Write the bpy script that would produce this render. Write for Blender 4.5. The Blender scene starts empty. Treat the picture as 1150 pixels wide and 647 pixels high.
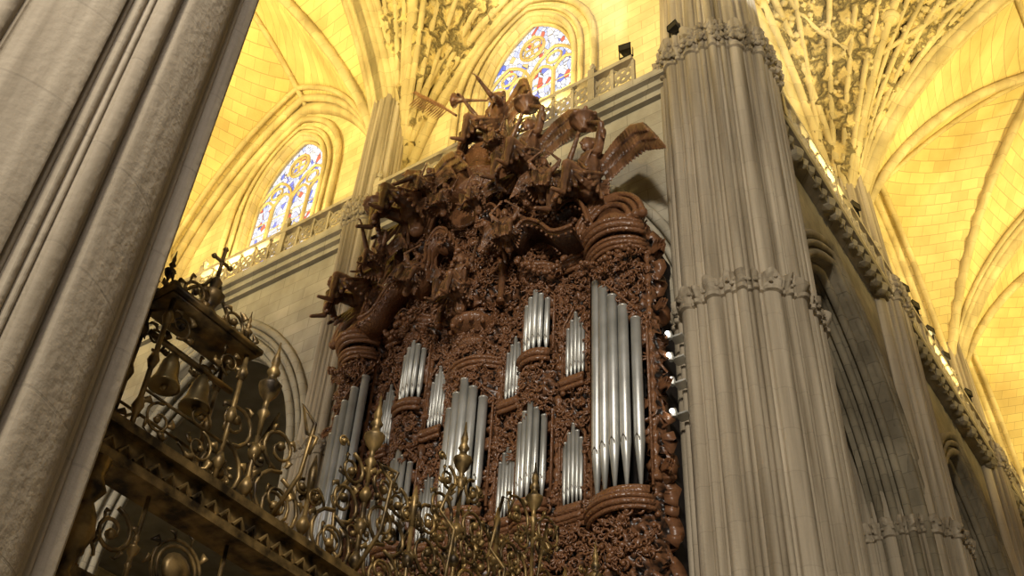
import bpy, math, random
from mathutils import Vector, Matrix, noise
random.seed(7)
S=bpy.context.scene
pi=math.pi
# ------------------------------------------------------------ materials
def nt(name):
    m=bpy.data.materials.new(name); m.use_nodes=True
    t=m.node_tree; b=t.nodes['Principled BSDF']; return m,t,b
def N(t,k,**kw):
    n=t.nodes.new(k)
    for a,v in kw.items(): setattr(n,a,v)
    return n
def ramp(t,stops,interp='LINEAR'):
    r=N(t,'ShaderNodeValToRGB'); cr=r.color_ramp; cr.interpolation=interp
    while len(cr.elements)<len(stops): cr.elements.new(0.5)
    for e,(p,c) in zip(cr.elements,stops): e.position=p; e.color=(c[0],c[1],c[2],1)
    return r
def stone(name,c1,c2,mode='pier',bw=1.1,bh=0.5,mortar=0.55,bump=0.25,nscale=1.2,carve=0.0):
    m,t,b=nt(name); L=t.links.new
    tc=N(t,'ShaderNodeTexCoord'); sp=N(t,'ShaderNodeSeparateXYZ'); L(tc.outputs['Object'],sp.inputs[0])
    ad=N(t,'ShaderNodeMath',operation='ADD'); L(sp.outputs[0],ad.inputs[0]); L(sp.outputs[1],ad.inputs[1])
    cb=N(t,'ShaderNodeCombineXYZ')
    if mode=='flat': L(sp.outputs[0],cb.inputs[0]); L(sp.outputs[1],cb.inputs[1])
    else: L(ad.outputs[0],cb.inputs[0]); L(sp.outputs[2],cb.inputs[1])
    br=N(t,'ShaderNodeTexBrick'); L(cb.outputs[0],br.inputs['Vector'])
    br.inputs['Scale'].default_value=1; br.inputs['Brick Width'].default_value=bw; br.inputs['Row Height'].default_value=bh
    br.inputs['Mortar Size'].default_value=0.012; br.inputs['Mortar Smooth'].default_value=0.4
    br.inputs['Color1'].default_value=(1,1,1,1); br.inputs['Color2'].default_value=((.93,)*3+(1,)) if mode=='pier' else (.80,.80,.80,1); br.inputs['Mortar'].default_value=(mortar,)*3+(1,)
    mp=N(t,'ShaderNodeMapping'); L(tc.outputs['Object'],mp.inputs[0]); mp.inputs['Scale'].default_value=(3.6,3.6,0.14) if mode=='pier' else (1,1,.7)
    no=N(t,'ShaderNodeTexNoise'); no.inputs['Scale'].default_value=nscale; no.inputs['Detail'].default_value=8; L(mp.outputs[0],no.inputs['Vector'])
    rp=ramp(t,[(0.3,c1),(0.7,c2)]); L(no.outputs[0],rp.inputs[0])
    mx=N(t,'ShaderNodeMixRGB',blend_type='MULTIPLY'); mx.inputs[0].default_value=1; L(rp.outputs[0],mx.inputs[1]); L(br.outputs['Color'],mx.inputs[2])
    out=mx.outputs[0]
    n2=N(t,'ShaderNodeTexNoise'); n2.inputs['Scale'].default_value=14; n2.inputs['Detail'].default_value=6; L(tc.outputs['Object'],n2.inputs['Vector'])
    h=N(t,'ShaderNodeMath',operation='ADD'); L(n2.outputs[0],h.inputs[0]); L(br.outputs['Color'],h.inputs[1])
    hh=h.outputs[0]
    if carve>0:
        vo=N(t,'ShaderNodeTexVoronoi',feature='DISTANCE_TO_EDGE'); vo.inputs['Scale'].default_value=2.6
        n3=N(t,'ShaderNodeTexNoise'); n3.inputs['Scale'].default_value=2.2; n3.inputs['Detail'].default_value=3; L(tc.outputs['Object'],n3.inputs['Vector'])
        mm=N(t,'ShaderNodeMixRGB'); mm.inputs[0].default_value=0.45; L(tc.outputs['Object'],mm.inputs[1]); L(n3.outputs['Color'],mm.inputs[2]); L(mm.outputs[0],vo.inputs['Vector'])
        rr=ramp(t,[(0.02,(.22,.22,.22)),(0.2,(1,1,1))]); L(vo.outputs['Distance'],rr.inputs[0])
        m2=N(t,'ShaderNodeMixRGB',blend_type='MULTIPLY'); m2.inputs[0].default_value=carve; L(out,m2.inputs[1]); L(rr.outputs[0],m2.inputs[2]); out=m2.outputs[0]
        h2=N(t,'ShaderNodeMath',operation='MULTIPLY_ADD'); L(rr.outputs[0],h2.inputs[0]); h2.inputs[1].default_value=3; L(hh,h2.inputs[2]); hh=h2.outputs[0]
    L(out,b.inputs['Base Color']); b.inputs['Roughness'].default_value=.85
    bp=N(t,'ShaderNodeBump'); bp.inputs['Strength'].default_value=bump; bp.inputs['Distance'].default_value=.06; L(hh,bp.inputs['Height']); L(bp.outputs[0],b.inputs['Normal'])
    return m
def simple(name,c1,c2,rough=.6,metal=0,scale=6,bump=.2,crevice_shade=0,folds=0):
    m,t,b=nt(name); L=t.links.new
    tc=N(t,'ShaderNodeTexCoord'); no=N(t,'ShaderNodeTexNoise'); no.inputs['Scale'].default_value=scale; no.inputs['Detail'].default_value=6
    L(tc.outputs['Object'],no.inputs['Vector']); rp=ramp(t,[(0.35,c1),(0.68,c2)])
    hgt=no.outputs[0]; src=no.outputs[0]
    if folds:
        vo=N(t,'ShaderNodeTexVoronoi',feature='DISTANCE_TO_EDGE'); vo.inputs['Scale'].default_value=folds
        n3=N(t,'ShaderNodeTexNoise'); n3.inputs['Scale'].default_value=folds*.5; L(tc.outputs['Object'],n3.inputs['Vector'])
        mp=N(t,'ShaderNodeMapping'); mp.inputs['Scale'].default_value=(1.5,1.5,.55); L(tc.outputs['Object'],mp.inputs[0])
        mm=N(t,'ShaderNodeMixRGB'); mm.inputs[0].default_value=.3; L(mp.outputs[0],mm.inputs[1]); L(n3.outputs['Color'],mm.inputs[2]); L(mm.outputs[0],vo.inputs['Vector'])
        r0=ramp(t,[(0,(0,0,0)),(.25,(1,1,1))]); L(vo.outputs['Distance'],r0.inputs[0]); hgt=r0.outputs[0]
    if crevice_shade:
        g=N(t,'ShaderNodeNewGeometry'); a=N(t,'ShaderNodeMath',operation='MULTIPLY_ADD'); L(g.outputs['Pointiness'],a.inputs[0]); a.inputs[1].default_value=crevice_shade; a.inputs[2].default_value=-crevice_shade/2  # crevices darkened, edges lightened: occlusion shading put into the colour
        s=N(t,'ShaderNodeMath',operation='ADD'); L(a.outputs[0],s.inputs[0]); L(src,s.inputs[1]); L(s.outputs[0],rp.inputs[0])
    else: L(src,rp.inputs[0])
    L(rp.outputs[0],b.inputs['Base Color']); b.inputs['Roughness'].default_value=rough; b.inputs['Metallic'].default_value=metal
    bp=N(t,'ShaderNodeBump'); bp.inputs['Strength'].default_value=bump; bp.inputs['Distance'].default_value=.03 if not folds else .04; L(hgt,bp.inputs['Height']); L(bp.outputs[0],b.inputs['Normal'])
    return m
M_pier=stone('pier_stone',(.18,.14,.085),(.52,.44,.32),'pier',1.5,.9,.84,.25)
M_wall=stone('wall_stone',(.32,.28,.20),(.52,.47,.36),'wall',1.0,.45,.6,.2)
M_shade=stone('shaded_wall_stone',(.16,.13,.08),(.33,.28,.19),'wall',1.0,.45,.6,.2)  # darker copy of the wall stone; the arcade's shade is in its colour
M_yel=stone('clerestory_stone',(.62,.50,.24),(.84,.70,.36),'wall',.9,.4,.6,.2)  # yellow of the uplights partly put into the stone colour
M_vault=stone('vault_stone',(.56,.42,.15),(.84,.68,.29),'wall',.8,.32,.55,.2,.45)  # vault stones: base tinted toward the lamps' yellow, on top of the uplights
M_carv=stone('carved_vault_stone',(.44,.32,.11),(.78,.61,.26),'wall',2,1,.9,.9,carve=.9)
M_rib=stone('rib_stone',(.42,.33,.15),(.70,.57,.29),'wall',.9,.5,.7,.2)
M_balu=stone('balustrade_stone',(.34,.28,.18),(.54,.46,.31),'wall',.9,.5,.7,.2)
M_floor=stone('floor_stone',(.35,.33,.3),(.55,.52,.47),'flat',1,1,.5,.1)
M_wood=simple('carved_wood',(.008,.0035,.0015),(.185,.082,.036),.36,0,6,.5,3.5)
M_wood2=simple('polished_wood',(.035,.014,.006),(.20,.090,.040),.32,0,3,.3,3,9)
M_dark=simple('recess_shade',(.006,.003,.002),(.014,.007,.004),.8)  # near-black: shade of the hollow behind the pipes put into the colour
M_statue=simple('statue_wood',(.050,.022,.010),(.27,.13,.062),.36,0,3,.35,2.0,6)
M_pipe=simple('pipe_tin',(.48,.48,.44),(.70,.70,.66),.40,.6,1.5,.02)
M_mouth=simple('pipe_mouth',(.04,.03,.02),(.08,.06,.04),.6)
M_gold=simple('gilt_iron',(.024,.015,.006),(.32,.21,.075),.45,.6,6,.3)
M_bronze=simple('bell_bronze',(.16,.115,.05),(.38,.29,.13),.4,.9,5,.1)
M_black=simple('black_metal',(.01,.01,.01),(.03,.03,.03),.4,.3)
def glassmat():
    m,t,b=nt('stained_glass'); L=t.links.new
    tc=N(t,'ShaderNodeTexCoord'); mp=N(t,'ShaderNodeMapping'); mp.inputs['Scale'].default_value=(1.5,1.5,.8); L(tc.outputs['Object'],mp.inputs[0])
    vo=N(t,'ShaderNodeTexVoronoi'); vo.inputs['Scale'].default_value=4.0; L(mp.outputs[0],vo.inputs['Vector'])
    sp=N(t,'ShaderNodeSeparateColor'); L(vo.outputs['Color'],sp.inputs[0])
    rp=ramp(t,[(0,(.86,.88,1)),(.30,(.62,.68,1)),(.40,(1,.98,.95)),(.64,(.8,.12,.09)),(.71,(.16,.22,.8)),(.79,(.95,.68,.25)),(.86,(.9,.93,1))],'CONSTANT'); L(sp.outputs[0],rp.inputs[0])
    ve=N(t,'ShaderNodeTexVoronoi',feature='DISTANCE_TO_EDGE'); ve.inputs['Scale'].default_value=4.0; L(mp.outputs[0],ve.inputs['Vector'])
    r2=ramp(t,[(.015,(.08,.08,.08)),(.05,(1,1,1))]); L(ve.outputs['Distance'],r2.inputs[0])
    mx=N(t,'ShaderNodeMixRGB',blend_type='MULTIPLY'); mx.inputs[0].default_value=1; L(rp.outputs[0],mx.inputs[1]); L(r2.outputs[0],mx.inputs[2])
    b.inputs['Base Color'].default_value=(.05,.05,.05,1); L(mx.outputs[0],b.inputs['Emission Color']); b.inputs['Emission Strength'].default_value=1.1; b.inputs['Roughness'].default_value=.3
    return m
M_glass=glassmat()
def emis(name,c,s):
    m,t,b=nt(name); b.inputs['Base Color'].default_value=(*c,1); b.inputs['Emission Color'].default_value=(*c,1); b.inputs['Emission Strength'].default_value=s; return m
M_bulb=emis('lamp_glow',(1,.95,.85),12)
# ------------------------------------------------------------ mesh builder
class MB:
    def __init__(s): s.v=[]; s.f=[]
    def add(s,vs,fs):
        o=len(s.v); s.v+= [tuple(v) for v in vs]; s.f+=[tuple(i+o for i in f) for f in fs]
    def quad(s,a,b,c,d): s.add([a,b,c,d],[(0,1,2,3)])
    def box(s,x0,x1,y0,y1,z0,z1):
        s.add([(x0,y0,z0),(x1,y0,z0),(x1,y1,z0),(x0,y1,z0),(x0,y0,z1),(x1,y0,z1),(x1,y1,z1),(x0,y1,z1)],
              [(0,3,2,1),(4,5,6,7),(0,1,5,4),(1,2,6,5),(2,3,7,6),(3,0,4,7)])
    def tube(s,path,r,n=6,squash=1.0,cap=True):
        P=[Vector(p) for p in path]; m=len(P)
        if m<2: return
        R=r if isinstance(r,(list,tuple)) else [r]*m
        t=(P[1]-P[0]).normalized(); up=Vector((0,0,1)) if abs(t.z)<.9 else Vector((1,0,0))
        nrm=(up-t*up.dot(t)).normalized(); vs=[]
        for i in range(m):
            if i==0: tt=P[1]-P[0]
            elif i==m-1: tt=P[-1]-P[-2]
            else: tt=P[i+1]-P[i-1]
            if tt.length<1e-9: tt=t.copy()
            tt.normalize(); nrm=nrm-tt*nrm.dot(tt)
            if nrm.length<1e-6: nrm=tt.orthogonal()
            nrm.normalize(); bi=tt.cross(nrm); t=tt
            for k in range(n):
                a=2*pi*k/n; vs.append(P[i]+nrm*(math.cos(a)*R[i])+bi*(math.sin(a)*R[i]*squash))
        fs=[(i*n+k,i*n+(k+1)%n,(i+1)*n+(k+1)%n,(i+1)*n+k) for i in range(m-1) for k in range(n)]
        if cap: fs+=[tuple(range(n))[::-1],tuple((m-1)*n+k for k in range(n))]
        s.add(vs,fs)
    def lathe(s,c,prof,n=14,M=None,a0=0,a1=2*pi):
        c=Vector(c); vs=[]; full=abs(a1-a0-2*pi)<1e-6; k=n if full else n+1
        for (r,z) in prof:
            for i in range(k):
                a=a0+(a1-a0)*i/n; p=Vector((r*math.cos(a),r*math.sin(a),z))
                if M: p=M@p
                vs.append(c+p)
        fs=[]
        for j in range(len(prof)-1):
            for i in range(n):
                i2=(i+1)%k if full else i+1
                fs.append((j*k+i,j*k+i2,(j+1)*k+i2,(j+1)*k+i))
        if full: fs+=[tuple(range(k))[::-1],tuple((len(prof)-1)*k+i for i in range(k))]
        s.add(vs,fs)
    def ball(s,c,r,n=8,m=6,sc=(1,1,1)):
        c=Vector(c); vs=[c+Vector((0,0,-r*sc[2]))]
        for j in range(1,m):
            b=-pi/2+pi*j/m
            for i in range(n):
                a=2*pi*i/n; vs.append(c+Vector((r*sc[0]*math.cos(b)*math.cos(a),r*sc[1]*math.cos(b)*math.sin(a),r*sc[2]*math.sin(b))))
        vs.append(c+Vector((0,0,r*sc[2]))); fs=[]
        for i in range(n): fs.append((0,1+(i+1)%n,1+i))
        for j in range(m-2):
            for i in range(n): fs.append((1+j*n+i,1+j*n+(i+1)%n,1+(j+1)*n+(i+1)%n,1+(j+1)*n+i))
        e=len(vs)-1
        for i in range(n): fs.append((e,1+(m-2)*n+i,1+(m-2)*n+(i+1)%n))
        s.add(vs,fs)
    def cap(s,p0,p1,r0,r1,n=8):
        p0=Vector(p0);p1=Vector(p1); d=(p1-p0); L=d.length
        if L<1e-5: s.ball(p0,r0); return
        d/=L; path=[];R=[]
        for k in (1,.7,.35): path.append(p0-d*r0*math.sin(k*pi/2)); R.append(max(r0*math.cos(k*pi/2),.002))
        path.append(p0);R.append(r0);path.append(p1);R.append(r1)
        for k in (.35,.7,1): path.append(p1+d*r1*math.sin(k*pi/2)); R.append(max(r1*math.cos(k*pi/2),.002))
        s.tube(path,R,n)
    def obj(s,name,mat,parent=None,smooth=False,norm=True):
        me=bpy.data.meshes.new(name); me.from_pydata(s.v,[],s.f); me.update()
        if smooth: me.polygons.foreach_set('use_smooth',[True]*len(me.polygons))
        me.materials.append(mat)
        o=bpy.data.objects.new(name,me); S.collection.objects.link(o)
        if parent: o.parent=parent
        return o
def empty(name,loc=(0,0,0)):
    e=bpy.data.objects.new(name,None); S.collection.objects.link(e); e.empty_display_size=.5; return e
FL=-1.6
# ------------------------------------------------------------ arches
def pz(t,k=1.55):
    t=min(1,abs(t)); return math.sqrt(max(0,k*k-(t+k-1)**2))/math.sqrt(2*k-1)
def TS(n,k=1.55):
    pm=math.acos((k-1)/k); o=[k*math.cos(pm*i/n)-(k-1) for i in range(n+1)]
    o[0]=1.0;o[-1]=0.0
    return [-a for a in o]+[a for a in reversed(o[:-1])]
def arch_wall(mb,P,u0,u1,z0,z1,ops,th):
    us={u0,u1}
    for (uc,a,zs,H,sill) in ops:
        for t in TS(12): us.add(round(uc+a*t,5))
    us=sorted(us)
    for ua,ub in zip(us,us[1:]):
        mid=(ua+ub)/2; op=None
        for o in ops:
            if abs(mid-o[0])<o[1]: op=o
        if not op:
            for d in (0,th): mb.quad(P(ua,z0,d),P(ub,z0,d),P(ub,z1,d),P(ua,z1,d))
        else:
            uc,a,zs,H,sill=op
            za=zs+H*pz((ua-uc)/a); zb=zs+H*pz((ub-uc)/a)
            for d in (0,th): mb.quad(P(ua,za,d),P(ub,zb,d),P(ub,z1,d),P(ua,z1,d))
            mb.quad(P(ua,za,0),P(ub,zb,0),P(ub,zb,th),P(ua,za,th))
            if sill>z0:
                for d in (0,th): mb.quad(P(ua,z0,d),P(ub,z0,d),P(ub,sill,d),P(ua,sill,d))
                mb.quad(P(ua,sill,0),P(ub,sill,0),P(ub,sill,th),P(ua,sill,th))
    for (uc,a,zs,H,sill) in ops:
        for sg in (-1,1):
            u=uc+sg*a; zz=max(sill,z0); mb.quad(P(u,zz,0),P(u,zs,0),P(u,zs,th),P(u,zz,th))
def arch_path(P,uc,a,zs,H,d,zb):
    return [P(uc-a,zb,d)]+[P(uc+a*t,zs+H*pz(t),d) for t in TS(14)]+[P(uc+a,zb,d)]
PN=lambda y:(lambda u,z,d:(u,y+d,z))
PT=lambda x:(lambda u,z,d:(x-d,u,z))
BX=[-39.8,-28.7,-17.6,-6.5]; BY=[17.0,27.5,38.0,48.5,59.0]
wn=empty('wall_north')
mb=MB(); ops=[((BX[i]+BX[i+1])/2,4.3,15.0,6.6,FL) for i in range(3)]
arch_wall(mb,PN(16.2),BX[0],-6.6,FL,23.5,ops,1.2); mb.obj('arcade_masonry',M_wall,wn)
mb=MB()
for o in ops:
    for da,d,r in ((.12,-.02,.13),(.42,-.06,.09),(.66,-.05,.13),(-.1,.3,.12),(-.1,.65,.12),(-.1,.95,.12)):
        mb.tube(arch_path(PN(16.2),o[0],o[1]+da,o[2],o[3]+da,d,FL),r,6)
mb.obj('arch_mouldings',M_wall,wn,True)
mb=MB(); wops=[(-34.2,1.7,29.0,3.1,25.6),(-23.25,1.75,29.1,3.2,25.6),(-12.85,1.75,28.7,3.2,25.3)]
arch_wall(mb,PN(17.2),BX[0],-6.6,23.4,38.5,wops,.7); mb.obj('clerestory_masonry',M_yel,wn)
mb=MB()
for o in wops:
    for da,d,r in ((.12,-.02,.1),(.4,-.08,.08),(.85,-.1,.13),(-.08,.3,.07)):
        mb.tube(arch_path(PN(17.2),o[0],o[1]+da,o[2],o[3]+da,d,25.0),r,6)
mb.obj('window_mouldings',M_rib,wn,True)
mb=MB()
mb.box(BX[0],-6.6,15.75,17.2,23.35,23.6); mb.box(BX[0],-6.6,15.9,16.3,23.15,23.35); mb.box(BX[0],-6.6,16.05,16.3,22.95,23.15)
mb.obj('gallery_cornice',M_wall,wn)
def balustrade(name,P,u0,u1,z0):
    e=empty(name); mb=MB()
    def bx(a,b,za,zb,d0,d1):
        p=P(a,za,d0);q=P(b,zb,d1); mb.box(min(p[0],q[0]),max(p[0],q[0]),min(p[1],q[1]),max(p[1],q[1]),za,zb)
    bx(u0,u1,z0,z0+.12,-.1,.1); bx(u0,u1,z0+1.05,z0+1.2,-.11,.11); bx(u0,u1,z0+.14,z0+.2,-.05,.05)
    n=int((u1-u0)/.62); w=(u1-u0)/n
    for i in range(n+1):
        u=u0+w*i; big=(i%6==0); h=.1 if big else .045
        bx(u-h,u+h,z0+.1,z0+(1.45 if big else 1.08),-h,h)
        if big:
            c=P(u,z0+1.45,0); mb.lathe(c,[(.14,0),(.05,.08),(.11,.18),(.02,.38)],6)
        if i<n:
            c=u+w/2; zc=z0+.62
            for rr,cc in ((.25,(c,zc)),(.11,(c-.12,zc)),(.11,(c+.12,zc)),(.11,(c,zc-.13)),(.11,(c,zc+.13))):
                mb.tube([P(cc[0]+rr*math.cos(a*pi/5),cc[1]+rr*1.1*math.sin(a*pi/5),0) for a in range(11)],.038,4)
            for (ua,za),(ub,zb) in (((u,z0+.15),(u+w*.3,z0+.42)),((u+w,z0+.15),(u+w*.7,z0+.42)),((u,z0+1.05),(u+w*.3,z0+.82)),((u+w,z0+1.05),(u+w*.7,z0+.82))):
                mb.tube([P(ua,za,0),P(ub,zb,0)],.03,4)
    mb.obj('tracery',M_balu,e)
balustrade('gallery_balustrade',PN(15.9),BX[0]+.1,-8.3,23.6)
balustrade('gallery_balustrade',PT(-5.5),19.0,58.8,23.6)
wt=empty('wall_transept')
mb=MB(); opt=[((BY[i]+BY[i+1])/2,4.0,14.5,6.6,FL) for i in range(4)]
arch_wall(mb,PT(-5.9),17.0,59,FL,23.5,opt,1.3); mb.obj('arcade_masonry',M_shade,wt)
mb=MB()
for o in opt:
    for da,d,r in ((.12,-.02,.13),(.42,-.08,.1),(.7,-.06,.14),(-.1,.3,.12),(-.1,.65,.12),(-.1,1.0,.12)):
        mb.tube(arch_path(PT(-5.9),o[0],o[1]+da,o[2],o[3]+da,d,FL),r,6)
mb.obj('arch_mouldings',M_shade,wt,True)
mb=MB(); wo2=[((BY[i]+BY[i+1])/2,1.5,29.0,2.9,25.6) for i in range(4)]
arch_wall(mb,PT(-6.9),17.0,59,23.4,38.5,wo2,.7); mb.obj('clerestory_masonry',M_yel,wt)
mb=MB()
for o in wo2:
    for da,d,r in ((.12,-.02,.1),(.4,-.08,.08),(.85,-.1,.13)):
        mb.tube(arch_path(PT(-6.9),o[0],o[1]+da,o[2],o[3]+da,d,25.0),r,6)
mb.obj('window_mouldings',M_rib,wt,True)
mb=MB(); mb.box(-6.9,-5.4,17,59,23.35,23.6); mb.box(-6.0,-5.55,17,59,23.1,23.35)
random.seed(3)
for i in range(90):
    y=18.5+i*.45; mb.ball((-5.6,y,23.2+random.uniform(-.1,.1)),.16+random.random()*.1,6,4)
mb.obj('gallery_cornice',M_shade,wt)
mb=MB(); mb.box(-40,30,59,59.6,FL,39); mb.obj('wall_transept_end',M_yel)
mb=MB(); mb.box(-40.6,-39.8,-14,59.6,FL,39); mb.obj('wall_west',M_yel)
mb=MB(); mb.box(-39.8,-7.3,17.9,59,22.5,22.9); mb.obj('ceiling_aisle',M_wall)
mb=MB(); mb.box(-39.8,-20,30,30.6,FL,22.5); mb.box(-20.6,-20,30,59,FL,22.5); mb.obj('wall_aisle',M_wall)
mb=MB(); mb.box(-41,30,-14,60,FL-.4,FL); mb.obj('floor',M_floor)
mb=MB(); arch_wall(mb,PN(1.6),BX[0],-6.6,FL,38.5,[((BX[i]+BX[i+1])/2,4.3,15.0,6.6,FL) for i in range(3)],-1.0); mb.obj('wall_south',M_wall)
mb=MB(); arch_wall(mb,PT(9.5),17.0,59,FL,38.5,opt,-1.0); mb.obj('wall_east',M_wall)
# ------------------------------------------------------------ windows
def window(name,P,uc,a,zs,H,sill):
    e=empty(name); mb=MB()
    vs=[P(uc,sill,.45)]+[P(uc-a,sill,.45)]+[P(uc+a*t,zs+H*pz(t),.45) for t in TS(12)]+[P(uc+a,sill,.45)]
    mb.add(vs,[tuple([0,i,i+1]) for i in range(1,len(vs)-1)]); mb.obj('glass',M_glass,e)
    mb=MB(); lw=2*a/4
    for i in range(1,4): mb.tube([P(uc-a+lw*i,sill,.35),P(uc-a+lw*i,zs+.2,.35)],.075,6)
    for i in range(4):
        c=uc-a+lw*(i+.5)
        mb.tube([P(c+lw/2*t,zs-.1+.65*pz(t),.35) for t in TS(6)],.055,5)
    for i in (0,1):
        c=uc-a/2+i*a; mb.tube([P(c+a/2*t,zs-.1+1.45*pz(t),.35) for t in TS(8)],.06,5)
        mb.tube([P(c+.28*math.cos(k*pi/6),zs+.78+.28*math.sin(k*pi/6),.35) for k in range(13)],.045,5)
    mb.tube([P(uc+.46*math.cos(k*pi/8),zs+1.85+.55*math.sin(k*pi/8),.35) for k in range(17)],.06,5)
    for k in range(4):
        mb.tube([P(uc+.2*math.cos(k*pi/2+.78)+.18*math.cos(j*pi/4),zs+1.85+.24*math.sin(k*pi/2+.78)+.19*math.sin(j*pi/4),.35) for j in range(9)],.035,4)
    for zz in [sill+.6*k for k in range(1,6)]: mb.tube([P(uc-a,zz,.42),P(uc+a,zz,.42)],.02,4)
    mb.obj('stone_tracery',M_rib,e)
k=1
for o in wops: window('window_%d'%k,PN(17.2),*o); k+=1
for o in wo2: window('window_%d'%k,PT(-6.9),*o); k+=1
# ------------------------------------------------------------ vaults
ceil=empty('ceiling')
def vault(x0,x1,y0,y1,Hx,Hy,Hc,carved,zs=23.6,n=20):
    if carved: n=60
    ts=TS(n); xc=(x0+x1)/2;ax=(x1-x0)/2;yc=(y0+y1)/2;ay=(y1-y0)/2
    def z(tx,ty): return zs+max(pz(tx)*(Hx+(Hc-Hx)*(1-ty*ty)),pz(ty)*(Hy+(Hc-Hy)*(1-tx*tx)))
    m=len(ts); vs=[Vector((xc+ax*tx,yc+ay*ty,z(tx,ty))) for ty in ts for tx in ts]
    fs=[(j*m+i,(j+1)*m+i,(j+1)*m+i+1,j*m+i+1) for j in range(m-1) for i in range(m-1)]
    mb=MB(); mb.add(vs,fs); o=mb.obj('vault_web',M_carv if carved else M_vault,ceil,True)
    if carved:
        nn=[v.normal.copy() for v in o.data.vertices]
        for v,q in zip(o.data.vertices,nn):
            p=v.co; a=1-abs(noise.noise(p*1.3))*2.4; b=1-abs(noise.noise(p*3.1+Vector((5,5,5))))*2.2
            d=.20*a+.15*b
            qq=q if q.z<0 else -q
            v.co=p+qq*d*.8
        o.data.update()
    mb=MB()
    def rib(f,r,off=.1,N_=40):
        pts=[]
        for i in range(N_+1):
            tx,ty=f(i/N_); pts.append((xc+ax*tx*.995,yc+ay*ty*.995,z(tx,ty)-off))
        mb.tube(pts,r,6)
    T=TS(20); F=lambda s:T[min(40,int(round(s*40)))]
    for sg in (1,-1): rib(lambda s:(F(s),sg*F(s)),.2)
    for w,r in ((0,.34),(.05,.2),(.10,.14)):
        for sg in (1,-1):
            rib(lambda s:(sg*(1-w),F(s)),r); rib(lambda s:(F(s),sg*(1-w)),r*.8)
    rib(lambda s:(0,F(s)),.12); rib(lambda s:(F(s),0),.12)
    if carved:
        for sx in (1,-1):
            for sy in (1,-1):
                for q in (.2,.4,.6,.8):
                    rib(lambda s:(sx*T[int(round((s)*20))]*-1,sy*(1-(1-abs(T[int(round(s*20))]))*q)),.11,.15,20)
                    rib(lambda s:(sx*(1-(1-abs(T[int(round(s*20))]))*q),sy*T[int(round((s)*20))]*-1),.11,.15,20)
        for rr in (.35,.62,.85):
            pts=[]
            for k in range(33):
                a=2*pi*k/32; tx=rr*math.cos(a); ty=rr*math.sin(a); pts.append((xc+ax*tx,yc+ay*ty,z(tx,ty)-.15))
            mb.tube(pts,.10,6)
        for tx,ty in ((0,0),(.5,.5),(-.5,.5),(.5,-.5),(-.5,-.5),(0,.5),(.5,0),(0,-.5),(-.5,0),(.25,.25),(-.25,.25),(.25,-.25),(-.25,-.25)):
            mb.ball((xc+ax*tx,yc+ay*ty,z(tx,ty)-.2),.38,8,5,(1,1,.6))
        random.seed(int(abs(xc*7+yc)))
        for k in range(1800):
            tx=random.uniform(-.97,.97);ty=random.uniform(-.97,.97)
            mb.ball((xc+ax*tx,yc+ay*ty,z(tx,ty)-.12),random.uniform(.06,.17),5,4,(1,1,.8))
    mb.obj('vault_ribs',M_rib,ceil,True)
vault(BX[2],BX[3],1.9,17.2,10.3,12.3,13.3,True)
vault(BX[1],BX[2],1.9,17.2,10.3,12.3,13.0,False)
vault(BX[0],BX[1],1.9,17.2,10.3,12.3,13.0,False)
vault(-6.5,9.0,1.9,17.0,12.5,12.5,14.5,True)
for i in range(4): vault(-6.9,9.0,BY[i],BY[i+1],12.3,10.3,13.3,i==0)
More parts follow.
